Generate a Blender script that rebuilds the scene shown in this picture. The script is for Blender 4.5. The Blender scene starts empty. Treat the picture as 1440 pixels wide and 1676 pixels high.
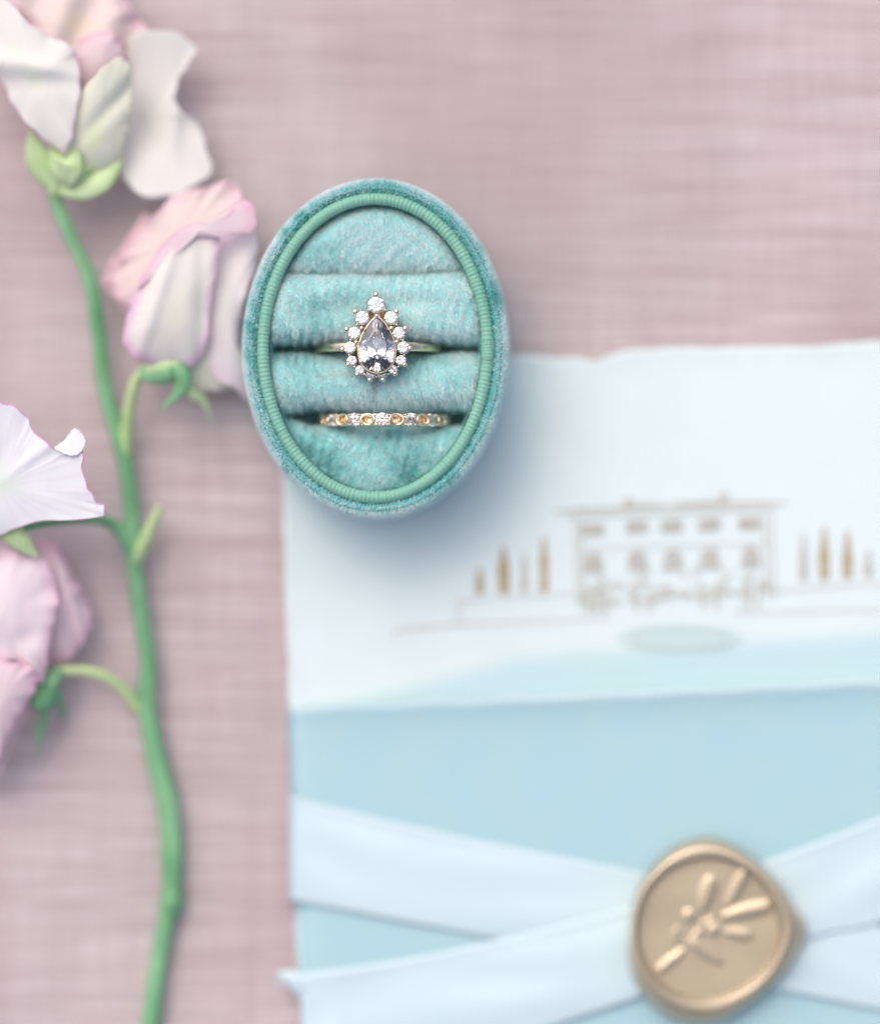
import bpy, math, random
import numpy as np
from mathutils import Vector

random.seed(7)
rng = np.random.default_rng(11)
R = math.radians
PI = math.pi
scene = bpy.context.scene
col = scene.collection

# ------------------------------------------------------------------ camera
# One Blender unit is one centimetre.  The camera looks straight down on the table.
K = 0.009          # centimetres covered by one photograph pixel in the reference plane
ZR = 4.3           # height of that plane (rim of the ring box)
D = 50.0           # from the camera to it
H = ZR + D
scene.unit_settings.scale_length = 0.01
cam_d = bpy.data.cameras.new('camera')
cam = bpy.data.objects.new('camera', cam_d)
col.objects.link(cam)
scene.camera = cam
cam.location = (0, 0, H)
cam_d.sensor_fit = 'VERTICAL'
cam_d.sensor_height = 36
cam_d.lens = 36 * D / (1676 * K)
cam_d.clip_start = 1
cam_d.clip_end = 2000
cam_d.dof.use_dof = True
cam_d.dof.focus_distance = H - 4.42
cam_d.dof.aperture_fstop = (cam_d.lens / 1000) / 4.8
cam_d.dof.aperture_blades = 0

# ------------------------------------------------------------------ daylight
SUN_EL, SUN_AZ = 58, -30     # azimuth clockwise from +Y
world = bpy.data.worlds.new('World')
scene.world = world
world.use_nodes = True
wn = world.node_tree.nodes
sky = wn.new('ShaderNodeTexSky')
sky.sky_type = 'NISHITA'
sky.sun_disc = False
sky.sun_elevation = R(SUN_EL)
sky.sun_rotation = R(SUN_AZ)
sky.air_density = 0.35
sky.dust_density = 3.5
sky.ozone_density = 0.8
world.node_tree.links.new(sky.outputs[0], wn['Background'].inputs[0])
wn['Background'].inputs[1].default_value = 0.15
sun_d = bpy.data.lights.new('sun', 'SUN')
sun_d.energy = 0.5
sun_d.angle = R(100)
sun_d.color = (1.0, 0.93, 0.82)
sun = bpy.data.objects.new('sun', sun_d)
col.objects.link(sun)
sun.rotation_euler = (R(90 - SUN_EL), 0, R(180 - SUN_AZ))
sun.location = (-20, 20, 40)
scene.view_settings.view_transform = 'Standard'
scene.view_settings.look = 'None'
scene.view_settings.exposure = 0.74
scene.view_settings.gamma = 1
scene.cycles.use_denoising = True
scene.cycles.max_bounces = 12
scene.cycles.transmission_bounces = 10
scene.cycles.glossy_bounces = 6
scene.cycles.diffuse_bounces = 4
scene.cycles.caustics_reflective = False
scene.cycles.caustics_refractive = False
scene.cycles.sample_clamp_indirect = 4


# ------------------------------------------------------------------ helpers
BASE = 2.1        # the table top stands this high; ZMAP lifts what lies on it
ZMAP = [lambda z: z]
def W(px, py, z):
    z = ZMAP[0](z)
    s = K * (H - z) / D
    return ((px - 720) * s, (838 - py) * s, z)

def Wn(P):
    P = np.array(P, float)
    P[:, 2] = ZMAP[0](P[:, 2])
    s = K * (H - P[:, 2]) / D
    return np.stack([(P[:, 0] - 720) * s, (838 - P[:, 1]) * s, P[:, 2]], 1)

def mesh(name, V, F, mat=None, parent=None, smooth=True, attrs=None, kind=None):
    V = np.asarray(V, float)
    me = bpy.data.meshes.new(name)
    if isinstance(F, np.ndarray):
        n, k = F.shape
        me.vertices.add(len(V)); me.vertices.foreach_set('co', V.ravel())
        me.loops.add(n * k); me.loops.foreach_set('vertex_index', F.ravel().astype(np.int32))
        me.polygons.add(n)
        me.polygons.foreach_set('loop_start', np.arange(0, n * k, k, dtype=np.int32))
        me.update(calc_edges=True)
    else:
        me.from_pydata([tuple(v) for v in V], [], F)
    me.validate()
    if attrs:
        for k_, a in attrs.items():
            at = me.attributes.new(k_, 'FLOAT', 'POINT')
            at.data.foreach_set('value', np.asarray(a, np.float32))
    if smooth:
        me.polygons.foreach_set('use_smooth', np.ones(len(me.polygons), bool))
    if mat: me.materials.append(mat)
    o = bpy.data.objects.new(name, me)
    col.objects.link(o)
    if parent: o.parent = parent
    if kind: o['kind'] = kind
    return o

def root(name, label, cat, loc=(0, 0, 0), group=None):
    o = bpy.data.objects.new(name, None)
    o.empty_display_size = 0.3
    col.objects.link(o)
    o.location = loc
    o['label'] = label; o['category'] = cat
    if group: o['group'] = group
    return o

def place(o, r):
    """keep an object built in world coordinates where it is under a root that stands elsewhere"""
    o.parent = r
    o.location = Vector(o.location) - r.location
    return o

def gridF(nu, nv, close=False, flip=False):
    """faces of a grid of nu rows and nv columns (columns closed if asked)"""
    F = []
    m = nv if close else nv - 1
    i = np.arange(nu - 1)[:, None] * nv
    j = np.arange(m)[None, :]
    a = i + j; b = i + (j + 1) % nv; c = b + nv; d = a + nv
    F = np.stack([a, b, c, d], -1).reshape(-1, 4)
    return F[:, ::-1].copy() if flip else F

def catmull(P, n, closed=False):
    P = np.asarray(P, float)
    m = len(P)
    out = []
    segs = m if closed else m - 1
    t = np.linspace(0, segs, n, endpoint=not closed)
    for x in t:
        i = min(int(x), segs - 1); f = x - i
        if closed:
            p0, p1, p2, p3 = P[(i - 1) % m], P[i % m], P[(i + 1) % m], P[(i + 2) % m]
        else:
            p0, p1, p2, p3 = P[max(i - 1, 0)], P[i], P[i + 1], P[min(i + 2, m - 1)]
        out.append(.5 * ((2 * p1) + (-p0 + p2) * f + (2 * p0 - 5 * p1 + 4 * p2 - p3) * f * f + (-p0 + 3 * p1 - 3 * p2 + p3) * f ** 3))
    return np.array(out)

def wob(x, y, seed, scale, octs=3):
    """smooth pseudo noise from sums of sines, about -1..1"""
    r = np.random.default_rng(seed)
    out = np.zeros_like(np.asarray(x, float)); amp = 1; tot = 0
    for o in range(octs):
        for _ in range(4):
            a = r.uniform(0, 2 * PI); f = scale * (1.8 ** o) * r.uniform(.7, 1.3)
            out += amp * np.sin(f * (x * math.cos(a) + y * math.sin(a)) + r.uniform(0, 6.28)); tot += amp * .5
        amp *= .55
    return out / tot * .8

def tube(path, radii, n=14, ribs=None, closed=False, cap=True, flat=1.0):
    P = np.asarray(path, float); m = len(P)
    rad = np.asarray(radii, float) * np.ones(m)
    if closed:
        T = np.roll(P, -1, 0) - np.roll(P, 1, 0)
    else:
        T = np.gradient(P, axis=0)
    T /= np.linalg.norm(T, axis=1)[:, None] + 1e-12
    up = np.array([0, 0, 1.0])
    if abs(T[:, 2]).max() > .95: up = np.array([0.3, 1.0, 0.1])
    S = np.cross(T, up); S /= np.linalg.norm(S, axis=1)[:, None] + 1e-12
    N = np.cross(S, T)
    a = np.linspace(0, 2 * PI, n, endpoint=False)
    V = P[:, None, :] + rad[:, None, None] * (np.cos(a)[None, :, None] * S[:, None, :] + flat * np.sin(a)[None, :, None] * N[:, None, :])
    V = V.reshape(-1, 3)
    if closed:
        i = np.arange(m)[:, None]; j = np.arange(n)[None, :]
        A = i * n + j; B = i * n + (j + 1) % n; C = ((i + 1) % m) * n + (j + 1) % n; Dd = ((i + 1) % m) * n + j
        return V, np.stack([A, B, C, Dd], -1).reshape(-1, 4).tolist()
    F = gridF(m, n, True).tolist()
    if cap:
        F.append(list(range(n))[::-1]); F.append([(m - 1) * n + k for k in range(n)])
    return V, F

class Join:
    def __init__(s): s.V = []; s.F = []; s.n = 0
    def add(s, V, F):
        s.V.append(np.asarray(V, float)); s.F += [[i + s.n for i in f] for f in (F.tolist() if isinstance(F, np.ndarray) else F)]; s.n += len(V)
    def build(s, name, mat, parent=None, smooth=True, **k):
        return mesh(name, np.concatenate(s.V), s.F, mat, parent, smooth, **k)

def ball(c, r, sx=1, sy=1, sz=1, n=10, m=6):
    V = [(c[0], c[1], c[2] + r * sz)]; F = []
    for i in range(1, m):
        p = PI * i / m
        for j in range(n):
            a = 2 * PI * j / n
            V.append((c[0] + r * sx * math.sin(p) * math.cos(a), c[1] + r * sy * math.sin(p) * math.sin(a), c[2] + r * sz * math.cos(p)))
    V.append((c[0], c[1], c[2] - r * sz)); L = len(V) - 1
    for j in range(n):
        F.append([0, 1 + j, 1 + (j + 1) % n])
        for i in range(m - 2):
            a = 1 + i * n
            F.append([a + j, a + n + j, a + n + (j + 1) % n, a + (j + 1) % n])
        a = 1 + (m - 2) * n
        F.append([L, a + (j + 1) % n, a + j])
    return V, F

# ------------------------------------------------------------------ materials
class M:
    def __init__(s, name):
        s.m = bpy.data.materials.new(name); s.m.use_nodes = True
        s.t = s.m.node_tree; s.b = s.t.nodes['Principled BSDF']; s.out = s.t.nodes['Material Output']
    def n(s, typ, **k):
        x = s.t.nodes.new('ShaderNode' + typ)
        for a, v in k.items():
            if a.startswith('i_'):
                kk = a[2:]
                x.inputs[int(kk) if kk.isdigit() else kk.replace('_', ' ')].default_value = v
            else: setattr(x, a, v)
        return x
    def l(s, a, b): s.t.links.new(a, b)
    def set(s, **k):
        for a, v in k.items(): s.b.inputs[a.replace('_', ' ')].default_value = v
        return s
    def mix(s, fac, A, B, typ='MIX'):
        x = s.n('Mix', data_type='RGBA', blend_type=typ)
        for sock, v in ((x.inputs[0], fac), (x.inputs[6], A), (x.inputs[7], B)):
            if isinstance(v, bpy.types.NodeSocket): s.l(v, sock)
            elif isinstance(v, (tuple, list)): sock.default_value = (*v, 1)
            else: sock.default_value = v
        return x.outputs[2]
    def noise(s, scale, vec=None, stretch=None, detail=4, rough=.55):
        x = s.n('TexNoise'); x.inputs['Scale'].default_value = scale
        x.inputs['Detail'].default_value = detail; x.inputs['Roughness'].default_value = rough
        if vec is None:
            tc = s.n('TexCoord'); vec = tc.outputs['Object']
        if stretch:
            mp = s.n('Mapping'); mp.inputs['Scale'].default_value = stretch
            s.l(vec, mp.inputs[0]); vec = mp.outputs[0]
        s.l(vec, x.inputs['Vector'])
        return x.outputs[0]
    def ramp(s, fac, stops):
        x = s.n('ValToRGB'); e = x.color_ramp.elements
        e[0].position = stops[0][0]; e[0].color = (*stops[0][1], 1)
        e[1].position = stops[-1][0]; e[1].color = (*stops[-1][1], 1)
        for p, c in stops[1:-1]:
            q = e.new(p); q.color = (*c, 1)
        s.l(fac, x.inputs[0]); return x.outputs[0]
    def bump(s, h, strength=.3, dist=.02):
        x = s.n('Bump'); x.inputs['Strength'].default_value = strength; x.inputs['Distance'].default_value = dist
        s.l(h, x.inputs['Height']); s.l(x.outputs[0], s.b.inputs['Normal'])
    def attr(s, name):
        x = s.n('Attribute', attribute_name=name); return x.outputs['Fac']

g3 = lambda v: (v, v, v)

def mat_cloth():
    m = M('pink_cloth')
    h1 = m.noise(1.0, stretch=(.15, 4.6, 1), detail=7, rough=.72)
    h2 = m.noise(1.0, stretch=(1.5, .10, 1), detail=4, rough=.6)
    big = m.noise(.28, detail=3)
    th = m.noise(1.0, stretch=(.4, 13, 1), detail=4)
    tv = m.noise(1.0, stretch=(12, .5, 1), detail=4)
    c = m.ramp(h1, [(.30, (.52, .41, .415)), (.5, (.655, .555, .56)), (.70, (.76, .685, .695))])
    c = m.mix(m.ramp(h2, [(.42, g3(0)), (.7, g3(.26))]), c, (.42, .315, .315))
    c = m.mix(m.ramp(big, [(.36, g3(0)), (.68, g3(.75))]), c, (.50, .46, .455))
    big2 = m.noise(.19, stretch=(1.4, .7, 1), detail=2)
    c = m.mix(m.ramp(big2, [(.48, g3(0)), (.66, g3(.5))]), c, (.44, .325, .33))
    c = m.mix(m.ramp(th, [(.36, g3(.75)), (.54, g3(0))]), c, (.40, .31, .32))
    c = m.mix(m.ramp(tv, [(.36, g3(.32)), (.56, g3(0))]), c, (.42, .32, .33))
    # thread by thread weave
    tc = m.n('TexCoord')
    wx = m.n('TexWave', wave_type='BANDS', bands_direction='X'); wy = m.n('TexWave', wave_type='BANDS', bands_direction='Y')
    for w in (wx, wy):
        w.inputs['Scale'].default_value = 8.5; w.inputs['Distortion'].default_value = 1.2
        w.inputs['Detail Scale'].default_value = 2.0
        m.l(tc.outputs['Object'], w.inputs[0])
    ad = m.n('Math', operation='ADD'); m.l(wx.outputs['Fac'], ad.inputs[0]); m.l(wy.outputs['Fac'], ad.inputs[1])
    c = m.mix(m.ramp(ad.outputs[0], [(.2, g3(.22)), (.9, g3(0))]), c, (.40, .29, .30))
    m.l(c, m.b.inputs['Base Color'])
    m.set(Roughness=.85)
    m.b.inputs['Sheen Weight'].default_value = .15
    m.bump(ad.outputs[0], .35, .015)
    return m.m

def mat_paper(name, c1, c2, wash=None):
    m = M(name)
    n = m.noise(1.3, detail=5)
    c = m.mix(m.ramp(n, [(.35, g3(0)), (.7, g3(1))]), c1, c2)
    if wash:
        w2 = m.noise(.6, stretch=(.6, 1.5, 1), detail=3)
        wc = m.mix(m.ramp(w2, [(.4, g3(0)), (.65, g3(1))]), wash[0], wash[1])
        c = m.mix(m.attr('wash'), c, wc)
    m.l(c, m.b.inputs['Base Color']); m.set(Roughness=.8)
    f = m.noise(14, detail=6)
    m.bump(f, .35, .01)
    return m.m

def mat_pile(name='velvet'):
    m = M(name)
    a = m.attr('pile_tone')
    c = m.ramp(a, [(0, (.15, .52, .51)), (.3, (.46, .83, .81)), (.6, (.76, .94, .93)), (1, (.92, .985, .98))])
    m.l(c, m.b.inputs['Base Color'])
    m.set(Roughness=.42)
    tr = m.n('BsdfTranslucent'); m.l(c, tr.inputs[0])
    ms = m.n('MixShader'); ms.inputs[0].default_value = .55
    m.l(m.b.outputs[0], ms.inputs[1]); m.l(tr.outputs[0], ms.inputs[2]); m.l(ms.outputs[0], m.out.inputs[0])
    m.b.inputs['Specular IOR Level'].default_value = .35
    m.b.inputs['Sheen Weight'].default_value = .25
    m.b.inputs['Sheen Roughness'].default_value = .35
    return m.m

def mat_velvet_base():
    m = M('velvet_backing')
    m.set(Base_Color=(.38, .79, .78, 1), Roughness=.9)
    return m.m

def mat_piping():
    m = M('piping_satin')
    n = m.noise(2.2, detail=3)
    c = m.mix(n, (.15, .40, .29), (.24, .49, .37))
    m.l(c, m.b.inputs['Base Color']); m.set(Roughness=.5)
    f = m.noise(60, detail=3); m.bump(f, .3, .004)
    return m.m

def mat_gold(name, c, r):
    m = M(name); m.set(Base_Color=(*c, 1), Metallic=1.0, Roughness=r)
    return m.m

def mat_diamond(c=(.93, .94, .95, 1)):
    m = M('diamond')
    t = m.t; t.nodes.remove(m.b)
    g = m.n('BsdfGlass'); g.inputs['IOR'].default_value = 2.42; g.inputs['Roughness'].default_value = 0.0
    g.inputs['Color'].default_value = c
    m.l(g.outputs[0], m.out.inputs[0])
    return m.m

def mat_petal(name, inner, mid, edge, e0=.8, trans=.3, wav=.22):
    m = M(name)
    r = m.attr('rad')
    n = m.noise(2.0, detail=3)
    ad = m.n('Math', operation='MULTIPLY_ADD'); m.l(n, ad.inputs[0]); ad.inputs[1].default_value = wav; m.l(r, ad.inputs[2])
    sb = m.n('Math', operation='SUBTRACT'); m.l(ad.outputs[0], sb.inputs[0]); sb.inputs[1].default_value = wav / 2
    c = m.ramp(sb.outputs[0], [(0.02, inner), (.4, mid), (e0, mid), ((e0 + 2) / 3 if e0 > .95 else .97, edge)])
    # veins run from base to rim
    v = m.attr('vein')
    c = m.mix(m.ramp(v, [(.0, g3(0)), (1, g3(.07))]), c, tuple(x * .82 for x in edge))
    m.l(c, m.b.inputs['Base Color']); m.set(Roughness=.7)
    m.b.inputs['Specular IOR Level'].default_value = .2
    m.bump(v, .12, .006)
    tr = m.n('BsdfTranslucent'); m.l(c, tr.inputs[0])
    ms = m.n('MixShader'); ms.inputs[0].default_value = trans
    m.l(m.b.outputs[0], ms.inputs[1]); m.l(tr.outputs[0], ms.inputs[2]); m.l(ms.outputs[0], m.out.inputs[0])
    return m.m

def mat_green(name, a, b, scale=.8):
    m = M(name)
    n = m.noise(scale, detail=4)
    c = m.ramp(n, [(.35, a), (.65, b)])
    f = m.noise(1, stretch=(14, 2, 2), detail=3)
    c = m.mix(m.ramp(f, [(.4, g3(.25)), (.6, g3(0))]), c, tuple(x * .7 for x in a))
    m.l(c, m.b.inputs['Base Color']); m.set(Roughness=.5)
    m.b.inputs['Subsurface Weight'].default_value = .15
    m.b.inputs['Subsurface Radius'].default_value = (.05, .1, .03)
    m.bump(f, .2, .02)
    return m.m

def mat_ribbon():
    m = M('satin_ribbon')
    tc = m.n('TexCoord')
    n = m.noise(.55, stretch=(.5, 1.2, 1), detail=2)
    c = m.mix(n, (.52, .68, .71), (.61, .745, .77))
    m.l(c, m.b.inputs['Base Color']); m.set(Roughness=.42)
    m.b.inputs['Specular IOR Level'].default_value = .7
    m.b.inputs['Sheen Weight'].default_value = .1
    f = m.noise(1, stretch=(60, 4, 4), detail=2); m.bump(f, .12, .004)
    return m.m

def mat_wax():
    m = M('gold_wax')
    n = m.noise(1.4, detail=4)
    c = m.mix(n, (.45, .375, .255), (.54, .45, .31))
    m.l(c, m.b.inputs['Base Color']); m.set(Metallic=.5, Roughness=.30)
    m.b.inputs['Coat Weight'].default_value = .5; m.b.inputs['Coat Roughness'].default_value = .12
    f = m.noise(30, detail=3); m.bump(f, .10, .004)
    return m.m

def mat_ink(name, c, a=1.0):
    m = M(name)
    n = m.noise(5, detail=4)
    cc = m.mix(m.ramp(n, [(.3, g3(0)), (.75, g3(.5))]), c, (.62, .66, .64))
    m.l(cc, m.b.inputs['Base Color']); m.set(Roughness=.6)
    return m.m

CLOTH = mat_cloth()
CARD = mat_paper('card_paper', (.67, .78, .77), (.70, .80, .79), wash=((.47, .68, .68), (.48, .67, .72)))
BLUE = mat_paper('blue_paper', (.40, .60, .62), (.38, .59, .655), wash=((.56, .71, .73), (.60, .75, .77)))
SEAM = M('velvet_seam').set(Base_Color=(.06, .42, .42, 1), Roughness=.9).m; PILE = mat_pile(); BACK = mat_velvet_base(); PIPE = mat_piping()
GOLD = mat_gold('gold', (1.0, .82, .58), .20)
DIAM = mat_diamond()
STEM = mat_green('stem_green', (.10, .33, .14), (.26, .54, .28))
PALE = mat_green('pedicel_green', (.40, .60, .24), (.58, .72, .36))
LIME = mat_green('sepal_green', (.42, .60, .24), (.60, .76, .44))
RIBBON = mat_ribbon(); WAX = mat_wax()
P_WHITE = mat_petal('petal_white', (.86, .90, .78), (.93, .92, .87), (.92, .85, .86), e0=.90)
P_CREAM = mat_petal('petal_cream', (.80, .87, .60), (.89, .91, .78), (.91, .91, .76), e0=.8)
P_BLUSH = mat_petal('petal_blush', (.88, .90, .76), (.90, .88, .83), (.86, .62, .77), e0=.80)
P_PEACH = mat_petal('petal_peach', (.88, .80, .66), (.88, .77, .73), (.88, .68, .73), e0=.7)
P_PINK = mat_petal('petal_pink', (.91, .82, .82), (.90, .75, .79), (.86, .60, .70), e0=.75)
P_GREY = mat_petal('petal_ivory', (.88, .87, .80), (.89, .87, .83), (.91, .90, .87), e0=.8)
P_SHARP = mat_petal('petal_white_pink_rim', (.80, .88, .78), (.90, .91, .93), (.80, .36, .60), e0=.978, trans=.2, wav=.006)
P_SOFT = mat_petal('petal_soft_pink', (.94, .88, .88), (.93, .84, .87), (.90, .68, .77), e0=.75)
P_ROSE = mat_petal('petal_rose', (.74, .46, .50), (.82, .60, .64), (.84, .64, .70), e0=.8)

# ------------------------------------------------------------------ tablecloth
def build_cloth():
    n = 241
    g = np.linspace(-1, 1, n)
    g = np.sign(g) * (abs(g) ** 1.6) * 45
    X, Y = np.meshgrid(g, g, indexing='ij')
    Z = .045 * wob(X, Y, 3, .35, 2) + .012 * wob(X * .3, Y, 5, 3.2, 2)
    Z *= np.exp(-((X / 30) ** 2 + (Y / 30) ** 2))
    V = np.stack([X, Y, Z - .05 + BASE], -1).reshape(-1, 3)
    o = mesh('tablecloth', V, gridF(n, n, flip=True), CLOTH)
    o['kind'] = 'structure'
    o['label'] = 'dusty pink woven cloth spread flat under everything'
    return o
build_cloth()
ZMAP[0] = lambda z: z + BASE

# ------------------------------------------------------------------ invitation card
def lerp_pts(xs, P):
    P = np.asarray(P, float); return np.interp(xs, P[:, 0], P[:, 1])

def card_z(px, py):
    """height of the card's face at a photograph position"""
    px = np.asarray(px, float); py = np.asarray(py, float)
    lift = .30 * np.clip((px - 820) / 900, 0, 1) ** 1.3 * np.clip(1 - (py - 560) / 900, 0, 1)
    return .17 + lift

def build_card():
    nu, nv = 170, 210
    a = R(1.8)
    u = np.linspace(0, 1, nu); v = np.linspace(0, 1, nv)
    U, Vv = np.meshgrid(u, v, indexing='ij')
    wpx, hpx = 12.7 / .00974, 17.8 / .00974
    def edge(t, seed, amp): return amp * (1.0 * wob(t, t * 0, seed, 40, 3) + .6 * wob(t, t * 0, seed + 7, 150, 2) + 1.1 * wob(t, t * 0, seed + 1, 11, 2))
    L = edge(Vv, 21, 3.2); Rr = edge(Vv, 31, 4); T = edge(U, 41, 4.0); B = edge(U, 51, 4)
    # the two large tears in the top edge
    sx = U * wpx
    T = T + 7 / (1 + np.exp(-(sx - 560) / 22)) - 3 - 6 * np.exp(-((sx - 520) / 26) ** 2)
    lx = U * wpx + (1 - U) ** 8 * L + U ** 8 * Rr
    ly = Vv * hpx - (1 - Vv) ** 10 * T + Vv ** 10 * B
    PX = 458 + lx * math.cos(a) + ly * math.sin(a)
    PY = 596 - lx * math.sin(a) + ly * math.cos(a)
    Z = card_z(PX, PY) + .006 * wob(PX, PY, 8, .012, 3)
    # thin torn rim curls up a little
    Z += .03 * (np.exp(-Vv * 90) + np.exp(-U * 70)) * (1 + .6 * wob(U * 60, Vv * 60, 9, 1, 2))
    wb = lerp_pts(PX, [(400, 1175), (560, 1146), (700, 1110), (850, 1072), (1000, 1058), (1150, 1050), (1300, 1040), (1440, 1030), (1900, 1010)])
    wash = np.clip((PY - wb + 14) / 44, 0, 1); wash = wash * wash * (3 - 2 * wash) * .85
    V = Wn(np.stack([PX, PY, Z], -1).reshape(-1, 3))
    o = mesh('invitation_card', V, gridF(nu, nv), CARD, attrs={'wash': wash.ravel()})
    sm = o.modifiers.new('thick', 'SOLIDIFY'); sm.thickness = .07; sm.offset = -1
    o['label'] = 'white deckle-edged invitation card printed with a villa, under the ring box'
    o['category'] = 'card'
    return o
card = build_card()

def sheet(J, poly, dz=.012):
    """a patch of ink lying on the card"""
    P = np.asarray(poly, float)
    z = card_z(P[:, 0], P[:, 1]) + dz
    J.add(Wn(np.column_stack([P, z])), [list(range(len(P)))[::-1]])

def stroke(J, pts, w, dz=.012):
    P = np.asarray(pts, float); n = len(P)
    T = np.gradient(P, axis=0); T /= np.linalg.norm(T, axis=1)[:, None]
    N = np.stack([-T[:, 1], T[:, 0]], 1) * (np.asarray(w) * np.ones(n))[:, None] / 2
    z = card_z(P[:, 0], P[:, 1]) + dz
    A = Wn(np.column_stack([P - N, z])); B = Wn(np.column_stack([P + N, z]))
    V = np.empty((2 * n, 3)); V[0::2] = A; V[1::2] = B
    J.add(V, [[2 * i, 2 * i + 1, 2 * i + 3, 2 * i + 2] for i in range(n - 1)])

INK = mat_ink('ink_taupe', (.43, .42, .36)); INKL = mat_ink('ink_pale', (.46, .45, .38))
INKG = mat_ink('ink_gold', (.36, .25, .08)); INKW = mat_ink('ink_fountain', (.50, .67, .66))

def build_print():
    rr = random.Random(4)
    sl = lambda x: -(x - 1100) * .034          # the drawing follows the tilt of the card
    J = Join()
    # roof, cornice, chimneys
    stroke(J, [(906, 838), (950, 835), (1100, 829), (1240, 824), (1288, 823)], [4, 7, 5, 7, 4])
    stroke(J, [(928, 846), (1100, 840), (1268, 833)], 4, .014)
    for x, y in ((1028, 823), (1184, 813)):
        sheet(J, [(x - 9, y + 12), (x - 9, y - 4), (x, y - 8), (x + 9, y - 4), (x + 9, y + 12)], .016)
    for x in (1060, 1125, 1150):
        stroke(J, [(x - 22, 824 + sl(x)), (x + 22, 823 + sl(x))], 3, .018)
    for x0 in (941, 950, 1250, 1262):
        stroke(J, [(x0, 846 + sl(x0)), (x0 + 4, 960 + sl(x0)), (x0 + 5, 985 + sl(x0))], 3.2, .020)
    stroke(J, [(950, 893 + sl(950)), (1255, 893 + sl(1255))], 1.8, .022)
    j = J.build('villa_outline_print', INKL, card, smooth=False)
    # windows
    for k, (x, y) in enumerate([(970, 868), (1042, 863), (1099, 862), (1160, 859), (1226, 858)]):
        J = Join(); w = 17; h = 11
        sheet(J, [(x - w, y - h), (x + w, y - h - 1), (x + w, y + h - 1), (x - w, y + h)])
        for yy in (-4, 3):
            stroke(J, [(x - w - 3, y + yy), (x + w + 3, y + yy - 1)], 1.6, .018)
        J.build('upper_window_print', INK, card, smooth=False)
    for k, (x, y) in enumerate([(971, 922), (1043, 919), (1101, 918), (1161, 915), (1228, 913)]):
        J = Join(); w = 15
        arch = [(x + w * math.cos(t), y - 6 - 13 * math.sin(t)) for t in np.linspace(0, PI, 9)]
        sheet(J, [(x + w, y + 12)] + arch + [(x - w, y + 12)])
        stroke(J, [(x - 19, y + 15), (x + 19, y + 14)], 3, .018)
        J.build('lower_window_print', INK, card, smooth=False)
    # balustrade, steps and planting scribbled in front
    J = Join()
    for i in range(74):
        x = rr.uniform(950, 1260); y = 962 + sl(x) + rr.gauss(0, 13)
        s = rr.uniform(4, 9)
        pts = [(x + s * math.cos(t) * rr.uniform(.7, 1.3), y + s * .8 * math.sin(t)) for t in np.linspace(0, rr.uniform(2.5, 5), 7)]
        stroke(J, pts, rr.uniform(1.5, 3.2), .014 + i * .0002)
    for x in (962, 976, 992, 1224, 1240, 1040, 1062, 1150, 1172):
        stroke(J, [(x, 962 + sl(x)), (x, 1000 + sl(x))], 5, .032)
    for (x0, x1, y) in ((1030, 1100, 976), (1110, 1200, 970), (950, 1010, 985)):
        stroke(J, [(x0, y), ((x0 + x1) / 2, y + 9), (x1, y - 3)], 5, .034)
    J.build('balustrade_print', mat_ink('ink_soft', (.50, .48, .39)), card, smooth=False)
    # terrace lines
    TER = mat_ink('ink_terrace', (.55, .52, .45))
    J = Join()
    stroke(J, [(648, 1032), (690, 1028), (760, 1021), (900, 1017), (1000, 1012)], [5, 6, 4, 3, 2])
    stroke(J, [(648, 1034), (646, 1046)], 3, .016)
    J.build('terrace_line_print', TER, card, smooth=False); J = Join()
    stroke(J, [(750, 1018), (750, 985), (800, 979), (945, 972)], [4, 4, 2.5, 2.5], .018)
    J.build('terrace_line_print', TER, card, smooth=False); J = Join()
    stroke(J, [(1262, 968), (1350, 960), (1440, 955), (1470, 954)], 2.5, .018)
    J.build('terrace_line_print', TER, card, smooth=False); J = Join()
    stroke(J, [(1200, 1004), (1440, 998), (1560, 992)], 2.5, .018)
    J.build('terrace_line_print', TER, card, smooth=False)
    # cypresses
    for x, y0, y1, w, g in [(785, 928, 971, 14, 1), (824, 892, 971, 20, 1), (858, 903, 968, 13, 0), (890, 877, 968, 16, 1),
                            (1314, 872, 950, 14, 0), (1348, 862, 948, 17, 1), (1386, 868, 946, 17, 1), (1420, 899, 944, 14, 0), (1470, 868, 943, 17, 1)]:
        J = Join(); L = []; Rg = []
        for t in np.linspace(0, 1, 12):
            ww = w / 2 * (math.sin(PI * min(1, .04 + .56 * t)) ** .9) * rr.uniform(.85, 1.15)
            L.append((x - ww, y0 + (y1 - y0) * t)); Rg.append((x + ww, y0 + (y1 - y0) * t))
        sheet(J, L + Rg[::-1])
        stroke(J, [(x, y1), (x, y1 + 4)], 3, .016)
        J.build('cypress_print', INKG if g else INK, card, smooth=False)
    # fountain basin
    J = Join()
    for a_, b_, w in ((102, 22, 3.5), (90, 17, 2.0)):
        stroke(J, [(1112 + a_ * math.cos(t), 1046 + b_ * math.sin(t)) for t in np.linspace(0, 2 * PI, 49)], w, .012)
    sheet(J, [(1112 + 84 * math.cos(t), 1046 + 15 * math.sin(t)) for t in np.linspace(0, 2 * PI, 40, endpoint=False)], .018)
    stroke(J, [(1112, 1020), (1112, 1040)], 3, .022)
    J.build('fountain_print', INKW, card, smooth=False)
build_print()

# ------------------------------------------------------------------ blue paper wrap
def wrap_z(px, py):
    return .36 + .0 * np.asarray(px)

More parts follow.
